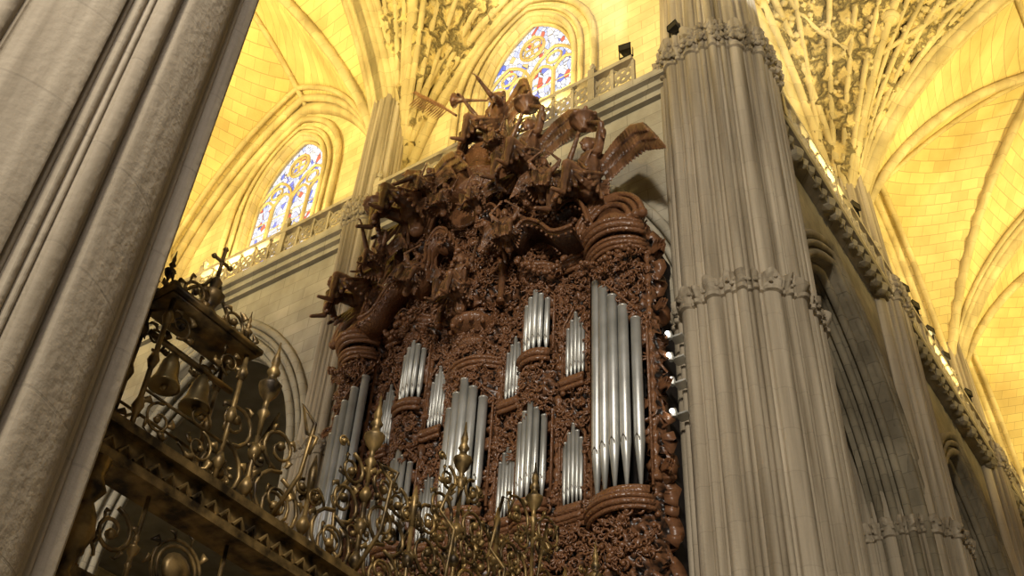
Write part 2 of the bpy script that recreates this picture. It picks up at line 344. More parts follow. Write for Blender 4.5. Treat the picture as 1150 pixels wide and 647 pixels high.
# ------------------------------------------------------------ piers
def shaft_rel(a,ns,W):
    f=(a/(2*pi)*ns)%1.0; acc=0
    for w in W:
        if f<acc+w:
            t=(f-acc)/w; h=max(0,math.sin(pi*t))**.6
            if w>.25: return .945+.04*max(0,math.sin(pi*t))**.35
            if w>.15: return .925+.075*h*.85
            if w>.06: return .925+.04*h
            return .90+.02*h
        acc+=w
    return .91
W1=(.11,.05,.07,.05,.20,.05,.07,.05,.17,.05,.08,.05)
W2=(.26,.035,.05,.035,.09,.035,.27,.035,.06,.035,.07,.025)
def pier_r(a,R,ns,W=W1):
    o=math.cos(((a+pi/8)%(pi/4))-pi/8); base=1/(.35+.65*o)*.965
    return R*base*shaft_rel(a,ns,W)
def pier(name,cx,cy,R,top=24.2,ns=5,np=720,band=(15.0,23.2),up=(.9,.8),W=W1,ph=0):
    mb=MB(); zs=[(FL,1.25),(FL+.6,1.25),(FL+.8,1.12),(FL+1.2,1.12),(FL+1.3,1.05)]
    b=band[0]; pr=lambda a:pier_r(a+ph,R,ns,W)
    def bd(z,s0,s1,lift=1.0):
        return [(z-.02,s0),(z,s0*1.05),(z+.08,s0*1.06),(z+.12,s0*1.0),(z+.22,s0*1.02),(z+.36,s0*1.07),(z+.46,s0*1.08),(z+.5,s0*1.03),(z+.56,s1)]
    zs+=bd(b,1.03,1.0); c=band[1]
    zs+=bd(c,1.0,1.03); zs+=[(c+.62,1.08),(c+.95,1.10),(c+1.0,1.06),(c+1.05,up[0])]
    zs+=[(top+6.0,up[1]),(top+11,up[1]*.8)]
    vs=[]
    for (z,s) in zs:
        for i in range(np):
            a=2*pi*i/np; r=pr(a)*s
            wob=0
            if (b<z-.15<b+.4) or (c-.0<z-.15<c+.9): wob=.09*noise.noise(Vector((math.cos(a)*R*4,math.sin(a)*R*4,z*5)))
            r+=wob; dz=.06*math.sin(a*22) if wob else 0
            vs.append((cx+r*math.cos(a),cy+r*math.sin(a),z+dz))
    m=len(zs); fs=[(j*np+i,j*np+(i+1)%np,(j+1)*np+(i+1)%np,(j+1)*np+i) for j in range(m-1) for i in range(np)]
    mb.add(vs,fs)
    random.seed(int(abs(cx*10+cy)))
    for zc in (c+.3,c+.5,c+.75,b+.3):
        for i in range(100):
            a=2*pi*i/100+random.uniform(-.03,.03); r=pr(a)*1.07
            mb.ball((cx+r*math.cos(a),cy+r*math.sin(a),zc+random.uniform(-.08,.08)),random.uniform(.05,.10) if zc>20 else .05,5,4)
    return mb.obj(name,M_pier)
pier('stone_pillar',-6.5,17.0,1.58,ns=5)
pier('stone_pillar',-6.6,2.0,1.62,ns=5,W=W2,ph=.35,np=900)
pier('stone_pillar',-6.75,27.5,1.55)
pier('stone_pillar',-6.75,38.0,1.55)
pier('stone_pillar',-6.75,48.5,1.55)
pier('stone_pillar',-17.6,16.3,.78,ns=4,np=300)
pier('stone_pillar',-28.7,16.3,.78,ns=4,np=300)
pier('stone_pillar',-17.6,1.6,.9,ns=4,np=300)
for y in (2.0,17.0): pier('stone_pillar',9.5,y,1.6,np=300)
# ------------------------------------------------------------ organ
X0=-12.12; org=empty('pipe_organ'); DY=.25
def OO(mb,name,mat,parent=None,smooth=False):
    v=[]
    for (x,y,z) in mb.v:
        q=x-X0
        if q<-2.0: q=-2.0+(q+2.0)*.83
        v.append((X0+q,y+DY,z))
    mb.v=v; return mb.obj(name,mat,parent,smooth)
groups=[(0,1.08,5,11.45,14.7,.7,'c')]
for s in (1,-1):
    groups+= [(s*1.0,.42,5,11.1,12.9,.5,'f'),(s*1.7,.70,5,11.2,13.5,.45,'c'),(s*2.55,.46,5,10.95,12.85,.5,'f'),
              (s*1.03,.44,5,13.95,15.72,.5,'f'),(s*1.7,.66,5,14.8,16.55,.35,'c'),(s*2.57,.46,5,13.95,15.75,.5,'f'),
              (s*3.72,1.12,5,10.7,16.2,0,'o' if s>0 else 'p')]
def bulge(x):
    b=0
    for c,w,h in ((0,.62,.35),(1.7,.42,.28),(-1.7,.42,.28),(3.72,.7,.45),(-3.72,.7,.45)):
        d=abs(x-c)/w
        if d<1: b=max(b,h*math.cos(d*pi/2)**.6)
    return b
def gtop(g,x):
    xc,w,n,zb,zt,drop,kd=g; d=(x-xc)/(w/2)
    if kd=='o': return zt-(d+1)/2*1.75
    if kd=='p': return zt-(1-d)/2*1.75
    return zt-drop*abs(d)
YF=14.95
pm=MB(); mm=MB(); fr=MB()
for g in groups:
    xc,w,n,zb,zt,drop,kd=g; pw=w/n
    for i in range(n):
        x=xc-w/2+pw*(i+.5); r=pw*.475; y=YF-bulge(x); top=gtop(g,x); L=top-zb
        foot=.95 if kd in 'op' else min(.22*L,.8)
        pm.lathe((X0+x,y,0),[(r*.25,zb),(r*.95,zb+foot),(r,zb+foot+.02),(r,top-.04),(r*1.04,top-.04),(r*1.04,top),(r*.8,top),(r*.8,top-.1)],14)
        h=r*1.6; mm.add([(X0+x-r*.6,y-r*.86,zb+foot),(X0+x+r*.6,y-r*.86,zb+foot),(X0+x+r*.6,y-r*.9,zb+foot+h*.35),(X0+x,y-r*1.05,zb+foot+h),(X0+x-r*.6,y-r*.9,zb+foot+h*.35)],[(0,1,2,3,4)])
    hw=w/2+.045; yb=YF+.08
    pts=[(xc-hw,zb)]+[(xc-hw+2*hw*k/8,gtop(g,xc-w/2+w*k/8)+.13) for k in range(9)]+[(xc+hw,zb)]
    for o_ in (0,.06): fr.tube([(X0+xc+(a-xc)*(1+o_*.8),yb-bulge(a)-.05-o_,b+o_) for a,b in pts],.03,6)
    for dz,rr in ((0,.055),(-.10,.085),(-.23,.06)):
        fr.tube([(X0+xc-hw+2*hw*k/8,YF-.06-rr-bulge(xc-hw+2*hw*k/8),zb+dz-.04) for k in range(9)],rr,6)
OO(pm,'pipes',M_pipe,org,True); OO(mm,'pipe_mouths',M_mouth,org)
for s in (1,-1):
    for x,za,zb in ((.68,11.2,14.9),(1.285,11.2,13.6),(2.19,11.1,13.6),(2.97,11.0,16.6),(4.38,10.9,16.6),(1.29,14.3,16.7),(2.2,14.3,16.7),(.70,15.4,17.0)):
        yy=14.95-bulge(x)
        pr=[]; n=int((zb-za)/.09)
        for k in range(n+1):
            z=za+(zb-za)*k/n; r=.06+.024*math.sin(k*1.9)
            if k<2 or k>n-2: r=.1
            pr.append((r,z))
        fr.lathe((X0+s*x,yy,0),pr,8)
OO(fr,'frames_and_columns',M_wood2,org,True)
cont=[(0,22.3),(.6,22.1),(.9,21.4),(1.4,20.6),(1.9,20.0),(2.4,19.0),(2.9,18.0),(3.15,17.4),(3.3,17.4),(4.3,17.4),(4.45,17.0)]
def ctop(x):
    x=abs(x)
    for (a,za),(b,zb) in zip(cont,cont[1:]):
        if x<=b: return za+(zb-za)*(x-a)/(b-a)
    return cont[-1][1]
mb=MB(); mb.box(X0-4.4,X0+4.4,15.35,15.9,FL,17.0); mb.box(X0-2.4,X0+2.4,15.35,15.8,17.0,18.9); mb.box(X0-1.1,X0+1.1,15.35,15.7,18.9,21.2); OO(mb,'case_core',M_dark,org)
def carve(x,z):
    p=Vector((x,z,0)); q=Vector((abs(x),z,2.0))
    a=1-2.2*abs(noise.noise(q*2.2)); b=1-2.6*abs(noise.noise(q*5.2+Vector((3,1,7)))); c=1-2.6*abs(noise.noise(p*10.5))
    return .06*a+.13*b+.08*c
st=.036; nx=int(9.0/st); nz=int((23.1-8.6)/st)
idx={}; vs=[]; fs=[]
def inside(x,z):
    if abs(x)>4.47 or z>ctop(x): return False
    for g in groups:
        if abs(x-g[0])<g[1]/2+.03 and g[3]-.1<z<gtop(g,x)+.12: return False
    return True
def fy(x,z): return 15.12-bulge(x)*(1 if z<17.2 else .5)-(.4*max(0,1-abs(x)/3.2) if z>16.8 else 0)
for j in range(nz+1):
    for i in range(nx+1):
        x=-4.5+i*st; z=8.6+j*st
        idx[i,j]=len(vs); vs.append((X0+x,fy(x,z)-carve(x,z),z))
for j in range(nz):
    for i in range(nx):
        if inside(-4.5+(i+.5)*st,8.6+(j+.5)*st): fs.append((idx[i,j],idx[i+1,j],idx[i+1,j+1],idx[i,j+1]))
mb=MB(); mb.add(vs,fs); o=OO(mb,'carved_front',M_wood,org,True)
sm=o.modifiers.new('thick','SOLIDIFY'); sm.thickness=.25; sm.offset=-1
mb=MB(); mb.box(X0-4.4,X0+4.4,15.0,15.6,FL,8.7)
for i in range(9):
    x=X0-4.4+i*1.1
    mb.box(x-.06,x+.06,14.88,15.1,FL,8.7)
OO(mb,'lower_case',M_wood2,org)
def spiral(c,r,a0,turns,dr,n=16,k=.12):
    return [(c[0]+r*(1-(1-k)*i/n)*math.cos(a0+dr*turns*2*pi*i/n),c[1]+r*(1-(1-k)*i/n)*math.sin(a0+dr*turns*2*pi*i/n)) for i in range(n+1)]
random.seed(11); mb=MB(); cnt=0
while cnt<1600:
    x=random.uniform(0,4.4); z=random.uniform(9.2,23)
    if z>ctop(x)-.05: continue
    bad=False
    for g in groups:
        if abs(x-g[0])<g[1]/2+.09 and g[3]-.15<z<gtop(g,x)+.05: bad=True
    if bad: continue
    cnt+=1; crown=z>17
    r=random.uniform(.07,.18) if crown else random.uniform(.05,.12); a0=random.uniform(0,6.28); dr=random.choice((1,-1))
    for s in (1,-1):
        y=fy(x,z)-.14-random.uniform(0,.10 if crown else .07)
        sp=spiral((x,z),r,a0,1.15,dr,12); n=len(sp); th=.012+.10*r
        mb.tube([(X0+s*px,y-.06*math.sin(i/n*3),pz_) for i,(px,pz_) in enumerate(sp)],[th*(.6+.6*math.sin(pi*min(1,(i+2)/n))) for i in range(n)],5)
        if cnt%2==0:
            for q in (-.5,0,.5):
                d=Vector((math.cos(a0+q)*s,-.45,math.sin(a0+q))); b0=Vector((X0+s*x,y,z))
                mb.tube([b0,b0+d*r*.8,b0+d*r*1.5+Vector((0,-.03,-.02)),b0+d*r*1.6+Vector((0,0,-.06))],[.012,.22*r+.01,.18*r,.004],5,.4)
        if cnt%4==0: mb.ball((X0+s*x,y-.06,z),.03+.035*random.random(),6,5)
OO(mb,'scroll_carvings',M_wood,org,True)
mb=MB()
def cornice(x0,x1,z,d=.25,n=16,sc=1):
    pts=[(x0+(x1-x0)*i/n) for i in range(n+1)]
    for dz,dd,r in ((0,0,.05),(.09,.05,.065),(.18,.10,.05)):
        mb.tube([(X0+x,15.05-bulge(x)-d-dd*sc,z+dz) for x in pts],r*sc,6)
def sweep(P,y,w,k=3,r=.07):
    w*=.8; r*=.8
    Q=[]
    for i in range(len(P)-1):
        p0=P[max(0,i-1)];p1=P[i];p2=P[i+1];p3=P[min(len(P)-1,i+2)]
        for j in range(6):
            t=j/6; Q.append(tuple(.5*((2*p1[c])+(-p0[c]+p2[c])*t+(2*p0[c]-5*p1[c]+4*p2[c]-p3[c])*t*t+(-p0[c]+3*p1[c]-3*p2[c]+p3[c])*t**3) for c in (0,1)))
    Q.append(P[-1])
    n=len(Q); vs=[];fs=[]
    for a,c in Q: vs+=[(X0+a,y+.15,c),(X0+a,y-w,c+.07),(X0+a,y-w,c-.07),(X0+a,y+.15,c-.16)]
    for i in range(n-1):
        for j in range(4): fs.append((4*i+j,4*i+(j+1)%4,4*i+4+(j+1)%4,4*i+4+j))
    fs+=[(0,1,2,3),(4*n-4,4*n-3,4*n-2,4*n-1)]
    mb.add(vs,fs)
    for b in range(k):
        off=b*w/(k-1); R=[r*(1.1-.35*i/n)*(1 if b%2==0 else .7) for i in range(n)]
        mb.tube([(X0+a,y-off,c+off*.3) for a,c in Q],R,7)
    for i in range(0,n,2): mb.ball((X0+Q[i][0],y-w-.03,Q[i][1]-.11),.035,6,4)
    mb.ball((X0+Q[-1][0],y-w/2,Q[-1][1]),r*2.2,10,7,(1,1.8,1))
for s in (1,-1):
    a=lambda p,q:(min(s*p,s*q),max(s*p,s*q))
    cornice(*a(3.05,4.4),10.25); cornice(*a(.62,3.0),10.55,.12)
    cornice(*a(3.05,4.42),16.55,.25); cornice(*a(3.0,4.45),16.95,.38,sc=1.4); cornice(*a(1.2,2.9),16.95,.22,sc=1.3)
    for xc,w,zt,h in ((3.72,.6,10.5,1.0),(1.7,.38,11.05,.5),(1.7,.36,14.65,.5)):
        mb.lathe((X0+s*xc,15.1,0),[(.05,zt-h),(w*.3,zt-h*.85),(w*.42,zt-h*.7),(w*.4,zt-h*.6),(w*.75,zt-h*.3),(w*.8,zt-h*.2),(w*.95,zt-.05),(w*.95,zt+.0)],16)
    for rr,zz in ((.84,17.25),(.70,17.25),(.54,17.25)):
        mb.tube([(X0+s*3.72+rr*math.cos(k*pi/12),14.25+.15*rr,zz+rr*math.sin(k*pi/12)*1.1) for k in range(13)],.07,6)
        for q in (1,-1): mb.ball((X0+s*3.72+q*rr,14.25+.15*rr,zz),.12,8,6)
    mb.lathe((X0+s*3.72,14.85,0),[(.7,17.1),(.74,17.3),(.55,17.6),(.5,17.9),(.62,18.1),(.35,18.3)],16)
    sweep([(s*x,z) for x,z in [(3.35,17.3),(3.15,18.0),(2.8,18.25),(2.5,18.1),(2.3,18.5),(2.3,19.1),(2.0,19.65),(1.6,19.7),(1.4,19.4),(1.6,19.15),(1.78,19.3)]],14.55,.5,4,.085)
    sweep([(s*x,z) for x,z in [(3.1,17.1),(2.6,17.2),(2.2,17.7),(1.8,17.95),(1.4,17.7),(1.05,18.1),(1.05,18.65),(.8,19.05),(.5,18.9),(.45,18.65),(.65,18.6)]],14.3,.5,4,.085)
    sweep([(s*x,z) for x,z in [(1.5,19.8),(1.35,20.5),(.95,20.9),(.8,21.4),(.85,21.8),(.6,22.0),(.4,21.8),(.55,21.65)]],14.4,.4,4,.07)
cornice(-.6,.6,11.0,.12); cornice(-.75,.75,15.0,.12)
mb.lathe((X0,15.0,0),[(.05,10.1),(.3,10.4),(.5,10.8),(.60,11.1),(.58,11.25)],16)
mb.lathe((X0,14.85,0),[(.04,15.3),(.2,15.42),(.26,15.5),(.2,15.58),(.38,15.7),(.40,15.78),(.3,15.84),(.3,15.95)],16)
mb.lathe((X0,14.72,0),[(.2,15.95),(.4,16.1),(.52,16.2),(.55,16.3),(.42,16.36),(.4,16.42)],18)
for k in range(12): mb.ball((X0+.5*math.cos(k*pi/6),14.72+.5*math.sin(k*pi/6),16.12),.07,6,5)
for rr in (.80,.95): mb.tube([(X0+rr*math.cos(k*pi/14),14.5,17.6+rr*math.sin(k*pi/14)) for k in range(15)],.06,6)
for s in (1,-1): mb.lathe((X0+s*.86,14.5,0),[(.11,16.5),(.07,16.6),(.08,17.0),(.07,17.4),(.12,17.5),(.12,17.6)],10)
mb.lathe((X0-.1,14.8,0),[(.9,20.4),(.8,20.7),(.95,20.9),(.75,21.2),(.6,21.6),(.7,21.9),(.55,22.0),(.62,22.2),(.45,22.4)],16)
mb.lathe((X0,14.2,19.6),[(.02,-.1),(.38,-.05),(.50,.0),(.56,.08),(.5,.1)],18,Matrix.Rotation(pi/2,4,'X'))
OO(mb,'cornices_and_volutes',M_wood2,org,True)
mb=MB(); random.seed(31)
for s in (1,-1):
    for (xa,za,xb,zb) in ((.3,20.3,1.3,20.5),(.6,19.4,1.7,19.0),(1.5,17.2,2.6,17.0),(3.1,16.3,4.3,16.3),(.2,18.4,1.0,18.3),(1.9,18.9,2.8,18.0)):
        for k in range(26):
            t=k/25; x=xa+(xb-xa)*t; z=za+(zb-za)*t-.35*math.sin(pi*t)
            mb.ball((X0+s*x+random.uniform(-.05,.05),14.45-bulge(x)+random.uniform(-.06,.06),z+random.uniform(-.06,.06)),random.uniform(.035,.08),6,5)
OO(mb,'fruit_garlands',M_wood,org,True)
# ------------------------------------------------------------ statues
def statue(name,loc,yaw,sc,arms,wings=True,basket=False,trumpet=False,wspread=1.0,parent=None,vox=.015,lean=0,pitch=0):
    mb=MB(); C=mb.cap
    C((0,0,.08),(0,.02,.5),.20,.15); C((0,.02,.5),(0,-.01,.82),.165,.175); C((-.2,0,.87),(.2,0,.87),.085,.085)
    C((0,0,.88),(0,-.02,1.08),.06,.055)
    mb.ball((0,-.03,1.2),.13,12,10,(.86,1,1.2)); mb.ball((0,.03,1.23),.135,10,8,(1,1,1))
    C((0,-.14,1.22),(0,-.18,1.165),.013,.024); C((-.035,-.14,1.115),(.035,-.14,1.115),.015,.015); mb.ball((0,-.11,1.07),.04)
    for s in (1,-1):
        mb.ball((s*.047,-.138,1.225),.018,6,5); C((s*.02,-.15,1.255),(s*.085,-.125,1.26),.013,.011)
        mb.ball((s*.12,0,1.19),.03,6,5,(.5,1,1.4)); 
        for k in range(6):
            mb.ball((s*(.09+.02*k),.10-.02*k,1.33-.07*k),.042); mb.ball((s*(.03+.02*k),.12,1.36-.09*k),.045)
        C((s*.12,0,.08),(s*.22,-.55,.18),.145,.10); C((s*.22,-.55,.18),(s*.2,-.6,-.42),.095,.05); C((s*.2,-.6,-.45),(s*.24,-.82,-.52),.05,.032)
        for k in range(6):
            C((s*(.04+.05*k),-.49,.14-.02*k),(s*(.03+.09*k),-.63+.06*k,-.44+.05*k),.028,.045,6)
            C((s*(.1+.045*k),.02,.22),(s*(.30+.05*k),.1-.11*k,-.38+.03*k),.04,.036,6)
            C((s*(.2-.035*k),-.1-.02*k,.84-.02*k),(s*(-.05-.03*k),-.18,.35),.02,.028,6)
    C((-.18,-.44,.02),(.18,-.44,.02),.09,.09); C((0,.1,.1),(0,.12,-.35),.16,.13)
    for k in range(5): C((-.2,-.1,.3+.03*k),(.35,.12,.12-.08*k),.028,.028,6)
    for sd,(el,ha) in zip((-1,1),arms):
        sh=(sd*.24,0,.86); C(sh,el,.078,.056); C(el,ha,.055,.034)
        h=Vector(ha); d=(h-Vector(el)).normalized(); sidev=d.cross(Vector((0,-1,.2)))
        sidev=sidev.normalized() if sidev.length>.1 else Vector((1,0,0))
        C(h,h+d*.08,.04,.036)
        for k in range(4):
            b=h+d*.09+sidev*(.028*(k-1.5)); m_=b+d*(.06+.01*(1.5-abs(k-1.5))); C(b,m_,.014,.013,6); C(m_,m_+d*.035+Vector((0,-.03,-.02)),.013,.011,6)
        C(h+sidev*.035,h+sidev*.09+d*.05,.016,.013,6)
        e_=Vector(el); C(sh,Vector(sh).lerp(e_,.75)+Vector((0,.02,-.03)),.08,.085)
        C(Vector(sh).lerp(e_,.7),Vector(sh).lerp(e_,.8)+Vector((sd*.03,.05,-.22)),.06,.02)
    if wings:
        for s in (1,-1):
            B=[Vector(p) for p in ((s*.10,.18,.8),(s*.40*wspread,.32,1.16),(s*.82*wspread,.4,1.26),(s*1.18*wspread,.42,1.02))]
            for p,q,r0,r1 in zip(B,B[1:],(.07,.06,.05),(.06,.05,.03)): C(p,q,r0,r1)
            pv=None; NF=20
            for k in range(NF):
                w_=k/(NF-1); u=w_*2.999; i=int(u); p=B[i].lerp(B[i+1],u-i); L=.50+.60*w_; dx=(.08+.55*w_**1.3)*wspread
                q=p+Vector((s*dx*.75,.08,-L*(.95-.15*w_)))
                mb.tube([p,p.lerp(q,.5),p.lerp(q,.9),q],[.036,.042,.036,.012],6,.55)
                q2=p+(q-p)*.62+Vector((0,-.045,0)); mb.tube([p+Vector((0,-.04,0)),p.lerp(q2,.85),q2],[.036,.038,.015],6,.5)
                q3=p+(q-p)*.32+Vector((0,-.08,0)); mb.tube([p+Vector((0,-.07,0)),q3],[.036,.022],6,.6)
                m_=p.lerp(q,.86)
                if pv:   # the vane that joins neighbouring feathers
                    a0,b0=pv; o_=Vector((0,.022,0))
                    mb.add([a0-o_,p-o_,m_-o_,b0-o_,a0+o_,p+o_,m_+o_,b0+o_],[(0,1,2,3),(7,6,5,4),(0,4,5,1),(1,5,6,2),(2,6,7,3),(3,7,4,0)])
                pv=(p,m_)
    if basket:
        hc=(Vector(arms[0][1])+Vector(arms[1][1]))/2 if basket==True else Vector(arms[0][1]); h=hc.z; bx,by=hc.x,hc.y
        mb.lathe((bx,by,0),[(.06,h-.04),(.11,h+.05),(.20,h+.16),(.26,h+.2),(.23,h+.23)],14)
        random.seed(5)
        for k in range(30):
            a=random.uniform(0,6.28); r=random.uniform(0,.25); mb.ball((bx+r*math.cos(a),by+r*math.sin(a),h+.26+random.uniform(0,.12)-r*.2),random.uniform(.03,.065),6,5)
    if trumpet:
        ha=Vector(arms[0][1]); m0=Vector((-.02,-.18,1.12)); d=(ha-m0).normalized(); e=m0+d*.80
        mb.tube([m0,m0+d*.35,m0+d*.60,m0+d*.71,e],[.022,.03,.045,.08,.17],10)
    o=mb.obj(name,M_statue,parent,True)
    r=o.modifiers.new('one_surface','REMESH'); r.mode='VOXEL'; r.voxel_size=vox; r.use_smooth_shade=True
    o.location=loc; o.rotation_euler=(pitch,lean,yaw); o.scale=(sc,)*3
    return o
up=((-.48,-.10,1.20),(-.17,-.12,1.56)); upR=((.48,-.10,1.20),(.17,-.12,1.56))
out=((-.5,-.15,.80),(-.85,-.3,1.05)); outR=((.5,-.15,.75),(.8,-.35,.95))
lap=((-.38,-.15,.55),(-.2,-.42,.38)); lapR=((.38,-.15,.55),(.2,-.42,.38))
SL=Vector((-12.0,14.9,22.75))
st_=statue('trumpeting_angel_statue',SL,-.75,1.4,[((-.4,-.3,1.0),(-.3,-.62,1.32)),((.45,-.2,.7),(.6,-.45,.85))],trumpet=True,wspread=.62)
statue('angel_statue',(-10.45,14.4,20.1),-.35,1.35,[up,upR],basket=True,wspread=.82)
statue('angel_statue',(-13.75,14.05,20.0),-.5,1.5,[out,lapR],basket='hand',wspread=.72,lean=-.2)
statue('angel_statue',(-8.85,14.6,18.45),-.45,1.45,[up,upR],basket=True,wspread=.80)
statue('angel_statue',(-15.4,14.55,18.3),-.6,1.4,[out,outR],basket='hand',wspread=.65,lean=-.15)
statue('seated_saint_statue',(X0,14.3,16.72),-.1,.95,[lap,outR],wings=False)
random.seed(4)
for (x,z,s) in ((-1.1,20.5,.7),(-2.4,18.6,.75),(2.4,18.6,.75),(.5,19.2,.65),(-1.3,17.5,.7),(1.5,17.5,.7),(.9,21.1,.55),(-.55,19.7,.6)):
    statue('cherub',(X0+x,14.0,z),random.uniform(-.6,.6),s,[random.choice((up,out,lap)),random.choice((upR,outR,lapR))],wings=(s>.6),wspread=.65,parent=org,vox=.022,lean=random.uniform(-.3,.3))
mb=MB(); random.seed(9)
for s in (1,-1):
    for (x,z,a,L) in ((2.9,17.9,.9,.6),(1.5,20.4,1.0,.55),(4.4,16.6,.3,.7),(4.45,15.0,.1,.5),(4.45,13.0,.1,.5),(4.4,11.2,0,.5)):
        if x>4: L*=.5
        for k in range(5):
            aa=a+(k-2)*.28; d=Vector((s*math.cos(aa),-.15,math.sin(aa))); b=Vector((X0+s*x,14.95,z)); l=L*(1-.12*abs(k-2))
            mb.tube([b,b+d*l*.4,b+d*l*.75+Vector((s*.05,-.05,0)),b+d*l+Vector((s*.12,-.12,-.08)),b+d*l+Vector((s*.1,-.16,-.2))],[.03,.06,.05,.035,.008],6,.35)
OO(mb,'acanthus_plumes',M_wood,org,True)
mb=MB(); b0=Vector((-12.8,14.2,23.5)); b1=Vector((-14.0,13.9,24.8))
mb.tube([b0,b0.lerp(b1,.5)+Vector((0,0,.1)),b1],[.04,.03,.015],6)
for k in range(14):
    p=b0.lerp(b1,.25+.75*k/13)
    for s in (1,-1): mb.tube([p,p+Vector((-.18,0,.12+.22*s)),p+Vector((-.35,0,.1+.28*s))],[.02,.04,.008],5,.4)
mb.obj('palm_branch',M_statue,st_).matrix_parent_inverse=Matrix.LocRotScale(SL,Matrix.Rotation(-.75,3,'Z').to_quaternion(),Vector((1.4,)*3)).inverted()
# ------------------------------------------------------------ choir gate
gate=empty('choir_screen_gate'); GX=-6.6
mb=MB(); G=lambda y,z,d=0:(GX+d,y,z)
y0,y1=3.65,15.3
mb.box(GX-.16,GX+.16,y0,y1,4.42,4.5); mb.box(GX-.12,GX+.12,y0,y1,4.5,4.68); mb.box(GX-.2,GX+.2,y0,y1,4.68,4.76); mb.box(GX-.1,GX+.1,y0,y1,3.5,3.6)
mb.box(GX-.08,GX+.08,y0,y1,.9,1.0); mb.box(GX-.1,GX+.1,y0,y1,FL,FL+.3)
y=y0
while y<y1:
    mb.tube([G(y,FL),G(y,3.5)],.022,5); mb.ball(G(y,1.0),.05,6,5); mb.tube([(GX+.14,y,4.52),(GX+.15,y+.06,4.60),(GX+.14,y+.12,4.52)],.018,5); y+=.15
mb.obj('beam_and_bars',M_gold,gate)
mb=MB(); random.seed(21)
def scroll(cy,cz,r,a0,turns,dr,rad=.022,d=0,leaf=True):
    sp=spiral((cy,cz),r,a0,turns,dr,20,.15); mb.tube([G(a,b,d) for a,b in sp],[rad*(1.0-.35*i/20) for i in range(21)],5)
    mb.ball(G(sp[-1][0],sp[-1][1],d),rad*2.2,6,5)
    if leaf:
        for k in (2,5,8,11):
            a,b=sp[k]; a2,b2=sp[k+2]; ty,tz=a2-a,b2-b; Lt=math.hypot(ty,tz)+1e-5; ty/=Lt;tz/=Lt
            da=a-cy; db=b-cz; L=math.hypot(da,db)+1e-5; da/=L;db/=L
            mb.tube([G(a,b,d),G(a+da*.05+ty*.03,b+db*.05+tz*.03,d+.02),G(a+da*.09+ty*.08,b+db*.09+tz*.08,d),G(a+da*.08+ty*.12,b+db*.08+tz*.12,d)],[.012,.036,.026,.004],5,.4)
def urn(y,z,s=1.0,d=0):
    mb.lathe(G(y,z,d),[(.025*s,-.5*s),(.03*s,-.3*s),(.065*s,-.24*s),(.025*s,-.18*s),(.03*s,-.1*s),(.085*s,-.02*s),(.11*s,.06*s),(.115*s,.09*s),(.05*s,.14*s),(.04*s,.2*s),(.07*s,.24*s),(.035*s,.31*s),(.045*s,.38*s),(.02*s,.48*s),(.008*s,.62*s)],10)
def medallion(y,z,r,d=.0):
    for rr in (r,r*.8): mb.tube([G(y+rr*math.cos(k*pi/10),z+rr*math.sin(k*pi/10),d) for k in range(21)],.016,5)
    mb.lathe(G(y,z,d),[(.01,-.03),(r*.5,-.02),(r*.6,.0),(r*.4,.03),(.01,.05)],14,Matrix.Rotation(pi/2,4,'Y'))
    for k in range(10):
        a=k*pi/5; mb.tube([G(y+r*math.cos(a),z+r*math.sin(a),d),G(y+r*1.2*math.cos(a+.1),z+r*1.2*math.sin(a+.1),d+.03),G(y+r*1.35*math.cos(a+.25),z+r*1.35*math.sin(a+.25),d)],[.012,.035,.004],5,.4)
def env(y): return 5.9+1.25*math.exp(-((y-9.5)/2.6)**2)
yy=5.3; q=0
while yy<14.2:
    tall=(q%2==0); h=env(yy)-.2+(.2 if tall else -.35); q+=1
    mb.tube([G(yy,4.76),G(yy,h-.3)],.024,6)
    for z in (5.0,5.35,5.7,6.05):
        if z<h-.4: mb.lathe(G(yy,z),[(.025,-.09),(.06,-.02),(.06,.02),(.025,.09)],8)
    if tall: urn(yy,h,.95)
    else:
        for s in (1,-1): scroll(yy+s*.09,h-.22,.09,pi/2,1.2,-s,.018,0,False)
        mb.tube([G(yy,h-.3),G(yy,h),G(yy,h+.18)],[.03,.045,.006],6)
    z=5.02; lvl=0
    while z<h-.12:
        r=(.29,.22,.18,.24,.16)[lvl%5]; lvl+=1
        for s in (1,-1):
            scroll(yy+s*(r+.03),z,r,pi/2 if lvl%2 else -pi/2,1.5,s*(1 if lvl%2 else -1),.021,.03*s)
            if lvl%2: scroll(yy+s*(r*2+.08),z+r*.9,r*.42,0,1.2,-s,.014,-.03*s,False)
        z+=r*1.7
    yy+=.72
for y in (5.6,6.7,7.7,8.6,9.5,10.4,11.5,12.6):
    h=env(y)-.3
    for s in (1,-1):
        mb.tube([(GX+.05*s,y,4.85),(GX+.3*s,y,5.2),(GX+.36*s,y,5.7),(GX+.15*s,y,6.0),(GX+.28*s,y,h-.1),(GX+.42*s,y,h-.2),(GX+.36*s,y,h-.35)],[.022,.02,.02,.018,.018,.016,.012],6)
y=4.0; q=0
while y<15.1:
    if q%3==1: medallion(y,4.0,.24)
    else:
        for s in (1,-1): scroll(y+s*.2,4.02,.19,pi/2,1.5,-s,.021)
        scroll(y,3.78,.12,0,1.2,1,.015)
    mb.tube([G(y+.42,3.6),G(y+.42,4.42)],.02,5); urn(y+.42,3.95,.45); y+=.84; q+=1
medallion(4.95,4.93,.09,.05)
mb.lathe(G(3.86,0,.12),[(.05,3.0),(.05,3.3),(.12,3.4),(.05,3.5),(.07,3.62),(.13,3.8),(.10,3.95),(.05,4.05),(.11,4.15),(.06,4.25),(.08,4.4)],12)
for y in (3.98,4.85):
    for d in (-.15,.15):
        mb.tube([G(y,4.76,d),G(y,6.05,d)],.022,6)
        for z in (4.95,5.4,5.85): mb.lathe(G(y,z,d),[(.025,-.08),(.05,0),(.025,.08)],8)
